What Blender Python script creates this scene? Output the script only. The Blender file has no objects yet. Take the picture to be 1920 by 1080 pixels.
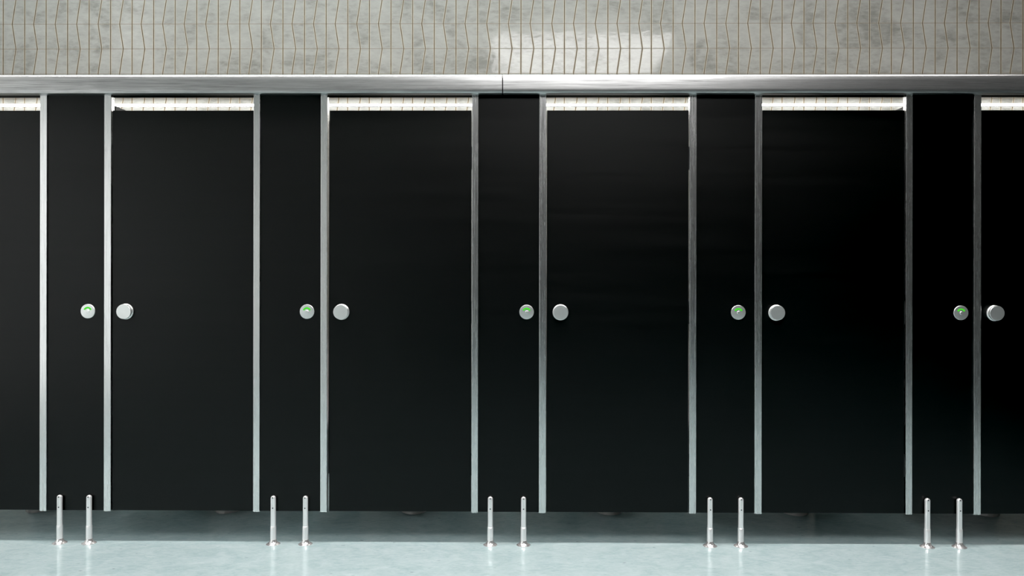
import bpy, bmesh, math
from mathutils import Vector, Matrix

PI = math.pi
COL = bpy.context.scene.collection
scene = bpy.context.scene

# ------------------------------------------------------------------ camera numbers
F = 1491.0                    # focal length in pixels of a 1920 wide frame
D = 3.5                       # camera to cubicle front
EYE = 1.127
YAW = math.atan(0.0089)       # camera turned slightly to the left
ROLL = 0.0016
WALL = 1.5                    # back wall behind the cubicles
LEFT, RIGHT, BEHIND, CEIL = -3.50, 3.45, -6.0, 4.0
ENDL, ENDR = -2.74, 2.80       # ends of the row of doors


def fx(px, Y=0.0):
    """world X of image column px on the plane at depth Y (used for measuring the photo)"""
    u = (px - 960) / F
    dx = -math.sin(YAW) + u * math.cos(YAW)
    dy = math.cos(YAW) + u * math.sin(YAW)
    return (Y + D) * dx / dy


# ------------------------------------------------------------------ object helpers
def obj(name, bm, mat, parent=None, loc=None, smooth=None):
    me = bpy.data.meshes.new(name)
    bmesh.ops.recalc_face_normals(bm, faces=bm.faces[:])
    bm.to_mesh(me)
    bm.free()
    me.materials.append(mat)
    o = bpy.data.objects.new(name, me)
    COL.objects.link(o)
    if loc is not None:
        o.location = loc
    if parent is not None:
        o.parent = parent
    if smooth:
        for p in me.polygons:
            p.use_smooth = True
        me.set_sharp_from_angle(angle=math.radians(smooth))
    return o


def thing(name, label, cat, loc=(0, 0, 0), group=None):
    o = bpy.data.objects.new(name, None)
    o.empty_display_size = 0.05
    COL.objects.link(o)
    o.location = loc
    tag(o, label, cat, group)
    return o


def tag(o, label, cat, group=None):
    o['label'] = label
    o['category'] = cat
    if group:
        o['group'] = group
    return o


def struct(name, bm, mat, **k):
    o = obj(name, bm, mat, **k)
    o['kind'] = 'structure'
    return o


def box(bm, x0, x1, y0, y1, z0, z1, bev=0.0, seg=2):
    r = bmesh.ops.create_cube(bm, size=1.0)
    vs = r['verts']
    for v in vs:
        v.co = Vector(((x0 + x1) / 2 + v.co.x * (x1 - x0),
                       (y0 + y1) / 2 + v.co.y * (y1 - y0),
                       (z0 + z1) / 2 + v.co.z * (z1 - z0)))
    if bev > 0:
        es = list({e for v in vs for e in v.link_edges})
        bmesh.ops.bevel(bm, geom=es, offset=bev, segments=seg, profile=0.5, affect='EDGES')
    return bm


def nb():
    return bmesh.new()


def lathe(bm, prof, axis='z', c=(0, 0, 0), n=48):
    """prof: list of (radius, height). axis 'z' = up, 'y' = height goes towards -Y (the camera side)"""
    rings = []
    for r, h in prof:
        if r < 1e-6:
            p = (0, 0, h) if axis == 'z' else (0, -h, 0)
            rings.append([bm.verts.new((p[0] + c[0], p[1] + c[1], p[2] + c[2]))])
            continue
        ring = []
        for i in range(n):
            a = 2 * PI * i / n
            p = (r * math.cos(a), r * math.sin(a), h) if axis == 'z' else (r * math.cos(a), -h, r * math.sin(a))
            ring.append(bm.verts.new((p[0] + c[0], p[1] + c[1], p[2] + c[2])))
        rings.append(ring)
    for a, b in zip(rings, rings[1:]):
        if len(a) == 1 and len(b) == 1:
            continue
        for i in range(n):
            j = (i + 1) % n
            if len(a) == 1:
                bm.faces.new((a[0], b[i], b[j]))
            elif len(b) == 1:
                bm.faces.new((a[i], a[j], b[0]))
            else:
                bm.faces.new((a[i], a[j], b[j], b[i]))
    return bm


def loft(bm, rings, cap=True):
    """rings: lists of (x, y, z), all of the same length"""
    vr = [[bm.verts.new(p) for p in r] for r in rings]
    n = len(vr[0])
    for a, b in zip(vr, vr[1:]):
        for i in range(n):
            j = (i + 1) % n
            bm.faces.new((a[i], a[j], b[j], b[i]))
    if cap:
        bm.faces.new(vr[0])
        bm.faces.new(vr[-1])
    return bm


def extrude_x(bm, prof, x0, x1):
    """closed profile of (y, z) swept along X"""
    return loft(bm, [[(x0, y, z) for y, z in prof], [(x1, y, z) for y, z in prof]])


# ------------------------------------------------------------------ material helpers
class N:
    def __init__(self, name):
        self.m = bpy.data.materials.new(name)
        self.m.use_nodes = True
        self.t = self.m.node_tree
        self.b = self.t.nodes['Principled BSDF']

    def new(self, kind, **k):
        n = self.t.nodes.new(kind)
        for a, v in k.items():
            setattr(n, a, v)
        return n

    def put(self, sock, v):
        if isinstance(v, bpy.types.NodeSocket):
            self.t.links.new(v, sock)
        else:
            if hasattr(sock.default_value, '__len__') and not isinstance(v, (int, float)):
                v = list(v) + [1.0] * (len(sock.default_value) - len(v))
            sock.default_value = v

    def math(self, op, a, b=None, c=None, clamp=False):
        n = self.new('ShaderNodeMath', operation=op, use_clamp=clamp)
        self.put(n.inputs[0], a)
        if b is not None:
            self.put(n.inputs[1], b)
        if c is not None:
            self.put(n.inputs[2], c)
        return n.outputs[0]

    def pos(self):
        n = self.new('ShaderNodeNewGeometry')
        s = self.new('ShaderNodeSeparateXYZ')
        self.t.links.new(n.outputs['Position'], s.inputs[0])
        return n.outputs['Position'], s.outputs[0], s.outputs[1], s.outputs[2]

    def vec(self, p, scale, off=(0, 0, 0)):
        n = self.new('ShaderNodeMapping')
        self.put(n.inputs['Vector'], p)
        n.inputs['Scale'].default_value = scale
        n.inputs['Location'].default_value = off
        return n.outputs[0]

    def noise(self, v, scale=1.0, detail=4.0, rough=0.55, dist=0.0):
        n = self.new('ShaderNodeTexNoise')
        self.put(n.inputs['Vector'], v)
        n.inputs['Scale'].default_value = scale
        n.inputs['Detail'].default_value = detail
        n.inputs['Roughness'].default_value = rough
        n.inputs['Distortion'].default_value = dist
        return n.outputs[0]

    def ramp(self, f, stops, interp='LINEAR'):
        n = self.new('ShaderNodeValToRGB')
        self.put(n.inputs[0], f)
        cr = n.color_ramp
        cr.interpolation = interp
        while len(cr.elements) < len(stops):
            cr.elements.new(0.5)
        for e, (p, c) in zip(cr.elements, stops):
            e.position = p
            if not hasattr(c, '__len__'):
                c = (c, c, c)
            e.color = (*c, 1)
        return n.outputs[0]

    def mix(self, f, a, b, blend='MIX'):
        n = self.new('ShaderNodeMix', data_type='RGBA', blend_type=blend)
        self.put(n.inputs[0], f)
        self.put(n.inputs[6], a)
        self.put(n.inputs[7], b)
        return n.outputs[2]

    def rng(self, v, a, b, c, d, smooth=False):
        n = self.new('ShaderNodeMapRange')
        if smooth:
            n.interpolation_type = 'SMOOTHSTEP'
        self.put(n.inputs[0], v)
        for i, x in enumerate((a, b, c, d)):
            n.inputs[i + 1].default_value = x
        return n.outputs[0]

    def bump(self, h, strength, dist):
        n = self.new('ShaderNodeBump')
        n.inputs['Strength'].default_value = strength
        n.inputs['Distance'].default_value = dist
        self.put(n.inputs['Height'], h)
        self.put(self.b.inputs['Normal'], n.outputs[0])

    def set(self, **k):
        names = {'color': 'Base Color', 'rough': 'Roughness', 'metal': 'Metallic',
                 'spec': 'Specular IOR Level', 'emis': 'Emission Color', 'estr': 'Emission Strength',
                 'coat': 'Coat Weight', 'crough': 'Coat Roughness', 'ior': 'IOR',
                 'aniso': 'Anisotropic'}
        for a, v in k.items():
            self.put(self.b.inputs[names[a]], v)
        return self.m


def plain(name, color, rough=0.5, metal=0.0, **k):
    n = N(name)
    p, x, y, z = n.pos()
    ns = n.noise(p, 40, 3)
    c = n.mix(0.08, color, n.ramp(ns, [(0.3, 0.2), (0.7, 0.9)]), 'OVERLAY')
    return n.set(color=c, rough=rough, metal=metal, **k)


def brushed(name, along, lo, hi, rough, streak=160.0, patch=3.0, tint=(1, 1, 1)):
    n = N(name)
    p, x, y, z = n.pos()
    sc = {'z': (streak, streak, patch), 'x': (patch, streak, streak)}[along]
    fine = n.noise(n.vec(p, sc), 1.0, 6.0, 0.62, 0.6)
    sc2 = {'z': (streak * 2.2, streak * 2.2, 9.0), 'x': (9.0, streak * 2.2, streak * 2.2)}[along]
    fine2 = n.noise(n.vec(p, sc2), 1.0, 3.0, 0.5)
    f = n.math('ADD', n.math('MULTIPLY', fine, 0.7), n.math('MULTIPLY', fine2, 0.3))
    c = n.ramp(f, [(0.33, (lo * tint[0], lo * tint[1], lo * tint[2])),
                   (0.64, (hi * tint[0], hi * tint[1], hi * tint[2]))])
    r = n.rng(f, 0.3, 0.7, rough + 0.08, rough - 0.05)
    n.bump(f, 0.03, 0.0002)
    return n.set(color=c, rough=r, metal=1.0)


M = {}
M['trim'] = brushed('brushed_trim', 'z', 0.70, 0.84, 0.24)
M['rail'] = brushed('brushed_rail', 'x', 0.27, 0.60, 0.33, streak=130, patch=4.0)
M['chrome'] = plain('polished_steel', (0.97, 0.955, 0.955), 0.34, 0.6, spec=0.8)
M['knob'] = plain('satin_steel', (0.84, 0.85, 0.84), 0.36, 0.93)
M['flange'] = plain('polished_flange_steel', (0.9, 0.88, 0.88), 0.2, 0.8)
M['screw'] = plain('dark_screw', (0.08, 0.08, 0.08), 0.35, 0.8)
M['green'] = plain('green_mark', (0.04, 0.40, 0.02), 0.5, emis=(0.07, 0.62, 0.03), estr=0.55, spec=0.1)  # emission added to brighten the mark, no lamp behind it
M['flat_black'] = plain('flat_black_fill', (0.006, 0.006, 0.006), 0.6, spec=0.2)  # paints the shade under the rail, also used for gasket and shield
M['porcelain'] = plain('white_porcelain', (0.80, 0.76, 0.75), 0.12, coat=0.5)
M['seat_plastic'] = plain('white_seat_plastic', (0.78, 0.77, 0.75), 0.25)
M['housing'] = plain('white_lamp_housing', (0.6, 0.6, 0.58), 0.5)


def laminate():
    n = N('black_laminate')
    p, x, y, z = n.pos()
    f = n.noise(n.vec(p, (0.9, 30, 26)), 1.0, 5.0, 0.6)
    c = n.ramp(f, [(0.3, (0.0012, 0.0013, 0.0013)), (0.7, (0.0020, 0.0021, 0.0021))])
    r = n.rng(f, 0.3, 0.7, 0.40, 0.34)
    return n.set(color=c, rough=r, spec=0.34)


M['laminate'] = laminate()


def tile_wall():
    n = N('zigzag_wall_tile')
    p, x, y, z = n.pos()
    x0 = fx(5.3, WALL)
    per = (fx(1876, WALL) - x0) / 46.0
    row, z0 = 0.1572, 2.6325
    k = per / 40.6                                   # metres per pixel of the photo on this wall
    u = n.math('FLOORED_MODULO', n.math('SUBTRACT', x, x0), per)
    d1 = n.math('MINIMUM', u, n.math('SUBTRACT', per, u))
    w = n.math('FLOORED_MODULO', n.math('SUBTRACT', z, z0), 2 * row)
    tri = n.math('ABSOLUTE', n.math('SUBTRACT', n.math('DIVIDE', w, row), 1.0))    # 1 at z0, 0 one row up
    zx = n.math('MULTIPLY_ADD', tri, 7.0 * k, 17.0 * k)
    d2 = n.math('ABSOLUTE', n.math('SUBTRACT', u, zx))
    v = n.math('FLOORED_MODULO', n.math('SUBTRACT', z, z0), row)
    d3 = n.math('MINIMUM', v, n.math('SUBTRACT', row, v))
    wob = n.math('MULTIPLY', n.math('SUBTRACT', n.noise(n.vec(p, (90, 1, 30)), 1.0, 3), 0.5), 0.0022)
    dv = n.math('ADD', n.math('MINIMUM', d1, d2), wob)
    cream = n.math('MAXIMUM', n.rng(dv, 0.0042, 0.0062, 1, 0), n.rng(n.math('ADD', d3, wob), 0.0016, 0.0032, 0.45, 0))
    core = n.math('MAXIMUM', n.rng(dv, 0.0020, 0.0036, 1, 0), n.rng(d3, 0.0010, 0.0024, 0.7, 0))
    cl = n.noise(n.vec(p, (3.2, 1, 5.0)), 1.0, 7.0, 0.62, 0.5)
    fine = n.noise(n.vec(p, (22, 1, 60)), 1.0, 5.0, 0.6)
    # each tile its own faint shade
    cx = n.math('FLOOR', n.math('DIVIDE', n.math('SUBTRACT', x, x0), per))
    cz = n.math('FLOOR', n.math('DIVIDE', n.math('SUBTRACT', z, z0), row))
    side = n.math('GREATER_THAN', u, zx)
    cmb = n.new('ShaderNodeCombineXYZ')
    n.put(cmb.inputs[0], cx), n.put(cmb.inputs[1], cz), n.put(cmb.inputs[2], side)
    wn = n.new('ShaderNodeTexWhiteNoise', noise_dimensions='3D')
    n.put(wn.inputs['Vector'], cmb.outputs[0])
    rnd = wn.outputs['Value']
    val = n.math('ADD', n.math('ADD', n.math('MULTIPLY', cl, 0.62), n.math('MULTIPLY', fine, 0.32)),
                 n.math('MULTIPLY', rnd, 0.06))
    tile = n.ramp(val, [(0.36, (0.215, 0.216, 0.196)), (0.50, (0.325, 0.327, 0.303)), (0.66, (0.385, 0.387, 0.362))])
    c = n.mix(cream, tile, (0.47, 0.42, 0.325))
    c = n.mix(core, c, (0.10, 0.082, 0.06))
    rough = n.mix(cream, n.ramp(fine, [(0.3, 0.05), (0.7, 0.10)]), (0.6, 0.6, 0.6))
    spec = n.rng(cream, 0, 1, 0.44, 0.1)
    h = n.math('ADD', n.math('MULTIPLY', n.math('SUBTRACT', 1.0, cream), 0.5),
               n.math('MULTIPLY', n.noise(n.vec(p, (16, 1, 24)), 1.0, 2.0, 0.5, 0.3), 0.9))
    n.bump(h, 0.26, 0.0016)
    return n.set(color=c, rough=rough, spec=spec)


M['tile'] = tile_wall()


def floor_mat():
    n = N('teal_vinyl_floor')
    p, x, y, z = n.pos()
    a = n.noise(n.vec(p, (9, 11, 1)), 1.0, 6, 0.6, 0.8)
    b = n.noise(n.vec(p, (26, 60, 1)), 1.0, 5, 0.65, 1.2)
    f = n.math('ADD', n.math('MULTIPLY', a, 0.5), n.math('MULTIPLY', b, 0.5))
    c = n.ramp(f, [(0.34, (0.345, 0.46, 0.47)), (0.50, (0.435, 0.54, 0.55)), (0.66, (0.51, 0.605, 0.615))])
    vo = n.new('ShaderNodeTexVoronoi', feature='F1')
    n.put(vo.inputs['Vector'], n.vec(p, (11, 20, 1)))
    vo.inputs['Scale'].default_value = 1.0
    speck = n.math('MULTIPLY', n.rng(vo.outputs['Distance'], 0.05, 0.13, 1, 0), n.rng(b, 0.46, 0.6, 0.0, 0.8))
    c = n.mix(speck, c, (0.16, 0.22, 0.22))
    r = n.rng(f, 0.3, 0.7, 0.09, 0.06)
    n.bump(n.math('ADD', b, n.math('MULTIPLY', a, 0.5)), 0.012, 0.002)
    return n.set(color=c, rough=r, spec=0.5)


M['floor'] = floor_mat()


def side_wall(name, c1, c2):
    n = N(name)
    p, x, y, z = n.pos()
    br = n.noise(p, 6, 4)
    return n.set(color=n.ramp(br, [(0.3, c1), (0.7, c2)]), rough=0.6, spec=0.3)


M['white_wall'] = side_wall('white_painted_wall', (0.66, 0.67, 0.66), (0.74, 0.75, 0.74))
M['dark_wall'] = side_wall('dark_painted_wall', (0.022, 0.023, 0.022), (0.029, 0.030, 0.028))


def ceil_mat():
    n = N('ceiling_shaded_right')
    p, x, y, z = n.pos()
    f = n.rng(x, 0.9, 2.6, 0, 1, True)  # right side darkened in colour to dim reflections in rail and strips
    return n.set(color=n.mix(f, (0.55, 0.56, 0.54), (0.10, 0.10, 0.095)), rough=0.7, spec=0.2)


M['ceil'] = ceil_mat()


def back_mat():
    n = N('wall_graded_for_reflections')
    p, x, y, z = n.pos()
    f = n.rng(x, -1.75, -1.2, 1, 0, True)  # light-to-dark split put in to grade reflections in the metal strips
    return n.set(color=n.mix(f, (0.014, 0.015, 0.014), (0.62, 0.63, 0.62)), rough=0.6, spec=0.3)


M['back'] = back_mat()


def emitter(name, col, s):
    n = N(name)
    p, x, y, z = n.pos()
    ns = n.noise(p, 3, 2)
    c = n.mix(0.03, col, n.ramp(ns, [(0.3, 0.9), (0.7, 1.0)]))
    return n.set(color=(0.8, 0.8, 0.8), emis=c, estr=s, rough=0.4)


M['panel_light'] = emitter('ceiling_panel_glow', (1.0, 0.985, 0.975), 9.5)
M['panel_light_soft'] = emitter('soft_ceiling_panel_glow', (1.0, 0.965, 0.95), 28.0)
M['rear_fill'] = emitter('rear_fill_glow', (0.80, 1.0, 1.04), 8.0)  # added cool fill for the tiled wall and the floor behind the doors
M['tube'] = emitter('wall_tube_glow', (1.0, 0.985, 0.96), 17.0)
M['frosted'] = emitter('frosted_window_glow', (0.97, 1.0, 0.99), 0.45)

# ------------------------------------------------------------------ the room
bm = nb(); box(bm, LEFT, RIGHT, BEHIND, WALL, -0.1, 0.0)
struct('floor', bm, M['floor'])
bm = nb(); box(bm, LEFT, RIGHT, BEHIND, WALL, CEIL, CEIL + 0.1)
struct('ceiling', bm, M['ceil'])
bm = nb(); box(bm, LEFT - 0.1, RIGHT + 0.1, WALL, WALL + 0.1, -0.1, CEIL + 0.1)
struct('wall_back', bm, M['tile'])
bm = nb(); box(bm, LEFT - 0.1, LEFT, BEHIND, WALL, -0.1, CEIL + 0.1)
struct('wall_left', bm, M['white_wall'])
bm = nb(); box(bm, RIGHT, RIGHT + 0.1, BEHIND, WALL, -0.1, CEIL + 0.1)
struct('wall_right', bm, M['dark_wall'])
bm = nb(); box(bm, LEFT - 0.1, RIGHT + 0.1, BEHIND - 0.1, BEHIND, -0.1, CEIL + 0.1)
struct('wall_front', bm, M['back'])

# frosted window in the left wall
w = nb()
wy0, wy1, wz0, wz1 = -5.7, -1.0, 0.35, 2.3
box(w, LEFT, LEFT + 0.04, wy0, wy1, wz0 - 0.05, wz0, 0.004)
box(w, LEFT, LEFT + 0.04, wy0, wy1, wz1, wz1 + 0.05, 0.004)
box(w, LEFT, LEFT + 0.04, wy0 - 0.05, wy0, wz0 - 0.05, wz1 + 0.05, 0.004)
box(w, LEFT, LEFT + 0.04, wy1, wy1 + 0.05, wz0 - 0.05, wz1 + 0.05, 0.004)
win = struct('window_1', w, M['housing'])
bm = nb(); box(bm, LEFT + 0.002, LEFT + 0.018, wy0, wy1, wz0, wz1)
obj('window_pane', bm, M['frosted'], win)


# ceiling lights, including an added rear fill
def ceiling_light(label, x0, x1, y0, y1, mat):
    cx, cy = (x0 + x1) / 2, (y0 + y1) / 2
    t = thing('ceiling_light', label, 'ceiling light', (cx, cy, CEIL))
    hx, hy = (x1 - x0) / 2, (y1 - y0) / 2
    b = nb()
    f = 0.02
    box(b, -hx - f, hx + f, -hy - f, -hy, -0.035, 0, 0.003)
    box(b, -hx - f, hx + f, hy, hy + f, -0.035, 0, 0.003)
    box(b, -hx - f, -hx, -hy, hy, -0.035, 0, 0.003)
    box(b, hx, hx + f, -hy, hy, -0.035, 0, 0.003)
    obj('frame', b, M['housing'], t)
    b = nb()
    box(b, -hx, hx, -hy, hy, -0.03, -0.01)
    obj('diffuser', b, mat, t)
    return t


ceiling_light('rectangular ceiling light panel mirrored in the glossy wall tiles', -0.33, 1.75, -4.4, -2.42, M['panel_light'])
ceiling_light('long narrow ceiling light strip running parallel to the row of cubicles', -3.3, 3.0, -0.75, -0.35, M['panel_light_soft'])

ceiling_light('slim added fill light strip above the cubicles close to the tiled wall', -3.3, 1.1, 0.78, 0.98, M['rear_fill'])

# linear light on the back wall, shielded on top by an added plate
lz = EYE + (540 - 197) * (D + WALL - 0.02) / F
t = thing('linear_wall_light', 'long glowing white tube light on the tiled wall above the cubicle doors',
          'wall light', (0, WALL, lz))
b = nb(); box(b, LEFT + 0.02, RIGHT - 0.02, -0.026, -0.012, -0.0075, 0.0075, 0.004)
obj('diffuser', b, M['tube'], t)
b = nb()
box(b, LEFT + 0.02, RIGHT - 0.02, -0.012, 0, -0.006, 0.006)
box(b, LEFT + 0.02, RIGHT - 0.02, -0.12, 0, 0.094, 0.100)  # unseen shield added to keep the tube's light off the tiles above
obj('mount_and_added_shield', b, M['flat_black'], t)

# ------------------------------------------------------------------ measured columns of the photo
TRIMS = [((74.5, 87.5), (195, 208)), ((475, 487), (601, 613.3)), ((884.5, 896.5), (1011, 1024)),
         ((1292.8, 1305.8), (1415.3, 1428.7)), ((1698.8, 1711), (1826.5, 1839.7))]
INDIC = [164.5, 575.5, 987.5, 1384.7, 1802.3]
FEET = [(112.5, 167.7), (513, 573.3), (920, 982.3), (1332, 1389.8), (1739.5, 1799.5)]
KNOBS = [-168.0, 236.0, 640.5, 1051.0, 1455.5, 1864.5]
ZB, ZT, DZT = 0.1415, 1.9765, 1.909
KZ = EYE - (585.0 - 540) * D / F - 0.001
NTH = ['leftmost', 'second from left', 'middle', 'second from right', 'rightmost']


def foot_mesh(part):
    b = nb()
    n = 40
    if part == 'post':
        def ring(z, r, cut, sx=1.0):
            out = []
            for i in range(n):
                a = 2 * PI * i / n
                x, y = r * math.cos(a) * sx, r * math.sin(a)
                out.append((x, max(y, -cut), z))
            return out
        H = 0.213
        rings = [ring(0.004, 0.0142, 1), ring(0.012, 0.0129, 1), ring(0.060, 0.0129, 1), ring(0.070, 0.0129, 1),
                 ring(0.079, 0.0127, 0.0098), ring(0.0795, 0.0115, 0.0092), ring(0.14, 0.0113, 0.0090),
                 ring(H - 0.0113, 0.0113, 0.0090)]
        for k in range(1, 7):
            a = k / 7 * PI / 2
            rings.append(ring(H - 0.0113 + 0.0113 * math.sin(a), 0.0113 * math.cos(a), 0.0090 * math.cos(a * 0.7)))
        loft(b, rings)
        return b
    if part == 'flange':
        lathe(b, [(0, 0), (0.0305, 0), (0.0305, 0.0015), (0.026, 0.0042), (0.020, 0.0075), (0.0165, 0.012),
                  (0.0146, 0.018), (0.0137, 0.021), (0, 0.021)], n=n)
        return b
    if part == 'screw':
        lathe(b, [(0, 0), (0.0028, 0), (0.0028, 0.0009), (0.0018, 0.0014), (0, 0.0014)], axis='y', n=16)
        return b
    if part == 'slot':
        box(b, -0.0012, 0.0012, -0.0004, 0.0, -0.0195, 0.0195, 0.0002, 1)
        return b


foot_src = {}


def part_from(kind, name, mat, parent, loc, smooth=35):
    """first call builds the mesh, later ones share it"""
    if kind not in foot_src:
        o = obj(name, foot_mesh(kind), mat, parent, loc, smooth)
        foot_src[kind] = o
        return o
    o = foot_src[kind].copy()
    COL.objects.link(o)
    o.parent = parent
    o.location = loc
    return o


def arc_mesh():
    b = nb()
    ri, ro, n = 0.0118, 0.0190, 28
    a0, a1 = math.radians(22), math.radians(158)
    rings = []
    for i in range(n + 1):
        a = a0 + (a1 - a0) * i / n
        c, s = math.cos(a), math.sin(a)
        rings.append([(ri * c, 0, ri * s), (ro * c, 0, ro * s), (ro * c, -0.0007, ro * s), (ri * c, -0.0007, ri * s)])
    loft(b, rings)
    return b


arc_me = None
for i, ((a, b_), (c, d)) in enumerate(TRIMS):
    xl0, xl1, xr0, xr1 = (fx(v, -0.006) for v in (a, b_, c, d))
    cx = (xl0 + xr1) / 2
    P = thing('pilaster', f'narrow black pilaster with green lock indicator, {NTH[i]} of the five',
              'cubicle panel', (cx, 0, 0), 'narrow black pilasters between the cubicle doors')
    bm = nb(); box(bm, xl1 - cx, xr0 - cx, 0, 0.02, ZB, ZT)
    obj('panel', bm, M['laminate'], P)
    for x0, x1 in ((xl0, xl1), (xr0, xr1)):
        bm = nb(); box(bm, x0 - cx, x1 - cx, -0.006, 0.024, ZB - 0.003, ZT, 0.0012, 2)
        tr = obj('edge_trim', bm, M['trim'], P)
        tr['label'] = 'brushed metal edge strip'
    # lock indicator
    ix = fx(INDIC[i], -0.004) - cx
    bm = lathe(nb(), [(0, 0), (0.0318, 0), (0.0318, 0.0030), (0.0308, 0.0042), (0.0290, 0.0045), (0, 0.0045)], 'y')
    ind = obj('lock_indicator', bm, M['knob'], P, (ix, 0, KZ + 0.001), 18)
    ind['label'] = 'round steel indicator disc'
    mk = obj('green_mark', arc_mesh(), M['green'], ind, (0, -0.0044, 0.0005))
    mk['label'] = 'curved green vacant mark'
    bm = lathe(nb(), [(0, 0), (0.0075, 0), (0.0075, 0.0016), (0.0065, 0.0026), (0, 0.0028)], 'y', n=32)
    obj('spindle', bm, M['knob'], ind, (0.001, -0.0045, -0.001), 35)
    # feet
    for fp in FEET[i]:
        x = fx(fp, -0.0145) - cx
        post = part_from('post', 'support_foot', M['chrome'], P, (x, -0.0142, 0), 40)
        post['label'] = 'polished steel support foot'
        part_from('flange', 'flange', M['flange'], post, (0, 0, 0), 40)
        part_from('screw', 'screw', M['screw'], post, (0, -0.0090, 0.205))
        part_from('screw', 'screw', M['screw'], post, (0, -0.0090, 0.160))
        part_from('slot', 'slot', M['knob'], post, (0.0, -0.0090, 0.1825))

# ------------------------------------------------------------------ doors
edges = [(ENDL + 0.003, fx(74.5, -0.006) - 0.003)]
for i in range(4):
    edges.append((fx(TRIMS[i][1][1], -0.006) + (0.0085 if i == 1 else 0.003), fx(TRIMS[i + 1][0][0], -0.006) - 0.003))
edges.append((fx(1839.7, -0.006) + 0.003, ENDR - 0.003))
DOORLAB = ['black cubicle door cut off by the left edge of the photo, no knob in view',
           'black cubicle door with a round knob, first full-width door from the left',
           'black cubicle door with a round knob and a thin gap along its left side, second full-width door',
           'black cubicle door with a round knob, third full-width door, right of the middle pilaster',
           'black cubicle door with a round knob, last full-width door on the right',
           'black cubicle door cut off by the right edge of the photo, its knob in view']
for i, (x0, x1) in enumerate(edges):
    cx = (x0 + x1) / 2
    t = thing('cubicle_door', DOORLAB[i], 'door', (cx, 0, 0), 'wide black cubicle doors')
    bm = nb(); box(bm, x0 - cx, x1 - cx, 0.001, 0.019, ZB, DZT, 0.0008, 1)
    obj('door_panel', bm, M['laminate'], t)
    for hz in (0.35, 1.02, 1.70):
        bm = nb(); box(bm, x1 - cx - 0.0004, x1 - cx + 0.0034, 0.005, 0.016, hz - 0.05, hz + 0.05)
        obj('hinge', bm, M['screw'], t)
    if KNOBS[i]:
        kx = fx(KNOBS[i], 0.0)
        bm = lathe(nb(), [(0, 0), (0.0345, 0), (0.0350, 0.0015), (0.0345, 0.0045), (0.0325, 0.0065), (0.0275, 0.0075),
                          (0.0250, 0.0085), (0.0250, 0.0105), (0.0305, 0.0115), (0.0322, 0.0135), (0.0325, 0.0185),
                          (0.0325, 0.0208), (0.0320, 0.0219), (0.0309, 0.0226), (0, 0.0227)], 'y', n=64)
        k = obj('knob', bm, M['knob'], t, (kx - cx, 0.001, KZ), 18)
        k['label'] = 'round satin steel knob'

# plain infill panels between the last doors and the side walls (beyond the frame)
for k, (x0, x1) in enumerate(((LEFT + 0.0005, ENDL), (ENDR, RIGHT - 0.0005))):
    bm = nb(); box(bm, x0, x1, 0, 0.02, 0.0, ZT)
    struct(f'trim_{k + 1}', bm, M['laminate'])

# ------------------------------------------------------------------ head rail in two lengths
RT = 2.0625
shell = [(0.003, ZT), (-0.028, ZT), (-0.0305, ZT + 0.0015), (-0.0325, ZT + 0.006)]
for k in range(1, 12):
    f = k / 12
    shell.append((-0.0345 + 0.0022 * max(0.0, f - 0.15) ** 2 + 0.0015 * max(0.0, 0.15 - f) * 6, ZT + 0.006 + 0.062 * f))
for k in range(0, 9):
    a = math.radians(9 + 81 * k / 8)
    shell.append((-0.0145 - 0.0170 * math.cos(a), ZT + 0.0690 + 0.0170 * math.sin(a)))
shell[-1] = (-0.0145, RT)
shell += [(0.048, RT), (0.048, RT - 0.004), (0.003, RT - 0.004)]
jx = fx(941.7, -0.034)
for (x0, x1, lab, cz) in ((LEFT + 0.001, jx - 0.0024, 'long brushed metal head rail left of the joint, above the black cubicle panels', 0),
                          (jx + 0.0024, RIGHT - 0.001, 'long brushed metal head rail right of the joint, above the black cubicle panels', 1)):
    t = thing('head_rail', lab, 'rail', ((x0 + x1) / 2, 0, 0), 'brushed metal head rails')
    c = (x0 + x1) / 2
    obj('rail_shell', extrude_x(nb(), shell, x0 - c, x1 - c), M['rail'], t, None, 35)
    bm = nb(); box(bm, x0 - c, x1 - c, 0.004, 0.048, ZT, RT - 0.005)  # black block paints the shaded rear underside of the rail
    obj('shade_underside_fill', bm, M['flat_black'], t)
    if cz:
        bm = nb(); box(bm, jx - 0.0023 - c, jx + 0.0024 - c, -0.019, 0.003, ZT + 0.0005, RT - 0.016)
        obj('joint_gasket', bm, M['flat_black'], t)

# ------------------------------------------------------------------ dividers and toilets behind the doors
DIVLAB = ['leftmost pilaster', 'second pilaster from the left', 'middle pilaster',
          'second pilaster from the right', 'rightmost pilaster']
for i, ((a, b_), (c, d)) in enumerate(TRIMS):
    cx = fx((a + d) / 2 + 0.6)
    t = thing('divider_panel', f'black cubicle divider running to the tiled wall behind the {DIVLAB[i]}', 'divider',
              (cx, 0, 0), 'black dividers between the cubicles')
    bm = nb(); box(bm, -0.009, 0.009, 0.33, WALL - 0.001, 0.15, 2.005, 0.0008, 1)
    obj('panel', bm, M['laminate'], t)
    lathe_bm = lathe(nb(), [(0, 0), (0.03, 0), (0.03, 0.003), (0.013, 0.012), (0.013, 0.149), (0, 0.149)], c=(0, 1.30, 0), n=24)
    obj('support_foot', lathe_bm, M['chrome'], t, None, 40)
    for sx in (-1, 1):
        bm = nb(); box(bm, min(sx * 0.0095, sx * 0.018), max(sx * 0.0095, sx * 0.018), WALL - 0.03, WALL - 0.0005, 0.2, 1.95, 0.001, 1)
        obj('wall_bracket', bm, M['trim'], t)


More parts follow.
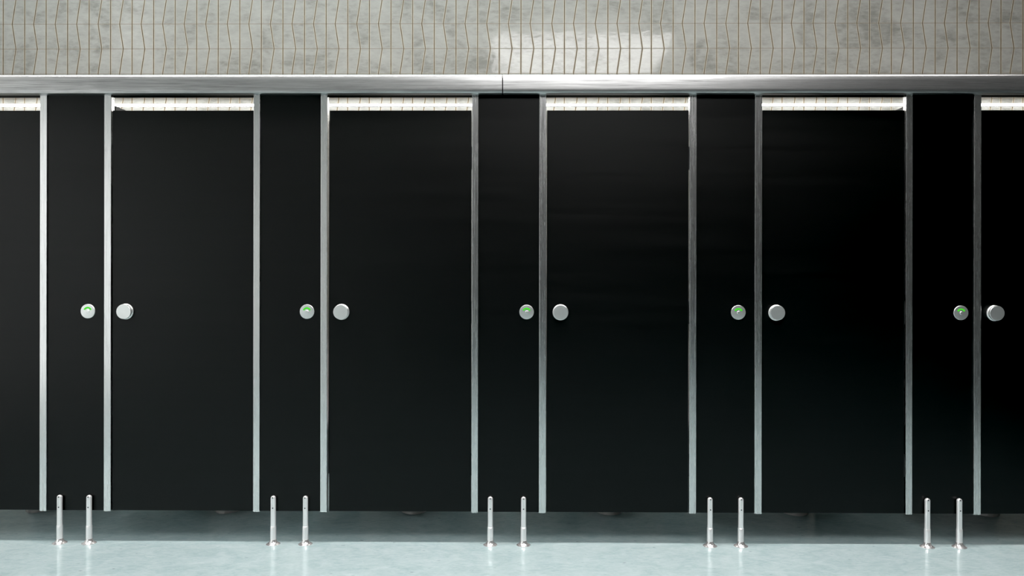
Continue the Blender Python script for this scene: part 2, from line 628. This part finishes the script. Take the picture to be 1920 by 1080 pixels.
def super_ring(cx, cy, rx, ryf, ryb, z, n=48, pw=2.3):
    out = []
    for i in range(n):
        a = 2 * PI * i / n
        c, s = math.cos(a), math.sin(a)
        x = rx * math.copysign(abs(c) ** (2 / pw), c)
        ry = ryf if s < 0 else ryb
        y = ry * math.copysign(abs(s) ** (2 / pw), s)
        out.append((cx + x, cy + y, z))
    return out


def toilet(x, label):
    t = thing('toilet', label, 'toilet', (x, 0.892, 0), 'white toilets behind the cubicle doors')
    b = nb()
    loft(b, [super_ring(0, 0, 0.120, 0.445, 0.30, 0.0, pw=2.15), super_ring(0, 0, 0.120, 0.445, 0.30, 0.012, pw=2.15),
             super_ring(0, 0, 0.108, 0.425, 0.30, 0.03), super_ring(0, 0, 0.105, 0.40, 0.31, 0.12),
             super_ring(0, 0, 0.115, 0.39, 0.33, 0.20), super_ring(0, 0, 0.150, 0.41, 0.35, 0.28),
             super_ring(0, 0, 0.178, 0.43, 0.36, 0.35), super_ring(0, 0, 0.182, 0.435, 0.36, 0.385),
             super_ring(0, 0, 0.176, 0.43, 0.355, 0.395)])
    obj('bowl', b, M['porcelain'], t, None, 50)
    b = nb()
    loft(b, [super_ring(0, -0.02, 0.180, 0.42, 0.26, 0.396), super_ring(0, -0.02, 0.185, 0.425, 0.26, 0.404),
             super_ring(0, -0.02, 0.182, 0.42, 0.26, 0.414)])
    obj('seat', b, M['seat_plastic'], t, None, 50)
    b = nb()
    loft(b, [super_ring(0, -0.02, 0.182, 0.42, 0.26, 0.4145), super_ring(0, -0.02, 0.183, 0.422, 0.26, 0.424),
             super_ring(0, -0.02, 0.165, 0.40, 0.25, 0.434)])
    obj('lid', b, M['seat_plastic'], t, None, 50)
    b = nb(); box(b, -0.19, 0.19, 0.365, 0.565, 0.40, 0.76, 0.02, 4)
    tank = obj('cistern', b, M['porcelain'], t, None, 50)
    b = nb(); box(b, -0.198, 0.198, 0.355, 0.570, 0.762, 0.795, 0.01, 3)
    lid = obj('cistern_lid', b, M['porcelain'], t, None, 50)
    b = lathe(nb(), [(0, 0.795), (0.022, 0.795), (0.022, 0.800), (0.018, 0.803), (0, 0.803)], c=(0, 0.46, 0))
    obj('flush_button', b, M['chrome'], lid, None, 40)
    b = nb(); box(b, -0.09, 0.09, 0.29, 0.40, 0.0, 0.399, 0.02, 3)
    obj('rear_plinth', b, M['porcelain'], t, None, 50)


TX = [74, 427.5, 777, 1143, 1492, 1850]
TLAB = ['white toilet, its base peeking out below the leftmost pilaster and the cut-off left door',
        'white toilet, its base peeking out below the first full-width door',
        'white toilet, its base peeking out below the second full-width door',
        'white toilet, its base peeking out below the third full-width door',
        'white toilet, its base peeking out below the last full-width door',
        'white toilet, its base peeking out below the cut-off right door']
for px, lab in zip(TX, TLAB):
    toilet(fx(px, 0.51), lab)

# ------------------------------------------------------------------ camera, world, view
cam = bpy.data.cameras.new('camera')
cam.sensor_width = 36
cam.lens = 36 * F / 1920
cam.clip_start = 0.05
co = bpy.data.objects.new('camera', cam)
COL.objects.link(co)
rot = Matrix.Rotation(YAW, 4, 'Z') @ Matrix.Rotation(PI / 2, 4, 'X') @ Matrix.Rotation(ROLL, 4, 'Z')
co.matrix_world = Matrix.Translation((0, -D, EYE)) @ rot
scene.camera = co

wd = bpy.data.worlds.new('world')
wd.use_nodes = True
wd.node_tree.nodes['Background'].inputs[0].default_value = (0.5, 0.5, 0.5, 1)
wd.node_tree.nodes['Background'].inputs[1].default_value = 0.1
scene.world = wd
scene.view_settings.view_transform = 'Standard'
scene.view_settings.look = 'None'
scene.view_settings.exposure = 0.0
scene.view_settings.use_curve_mapping = True
cm = scene.view_settings.curve_mapping
cm.black_level = (0.0068, 0.0066, 0.0067)
cm.update()
scene.cycles.max_bounces = 8
scene.cycles.use_denoising = True
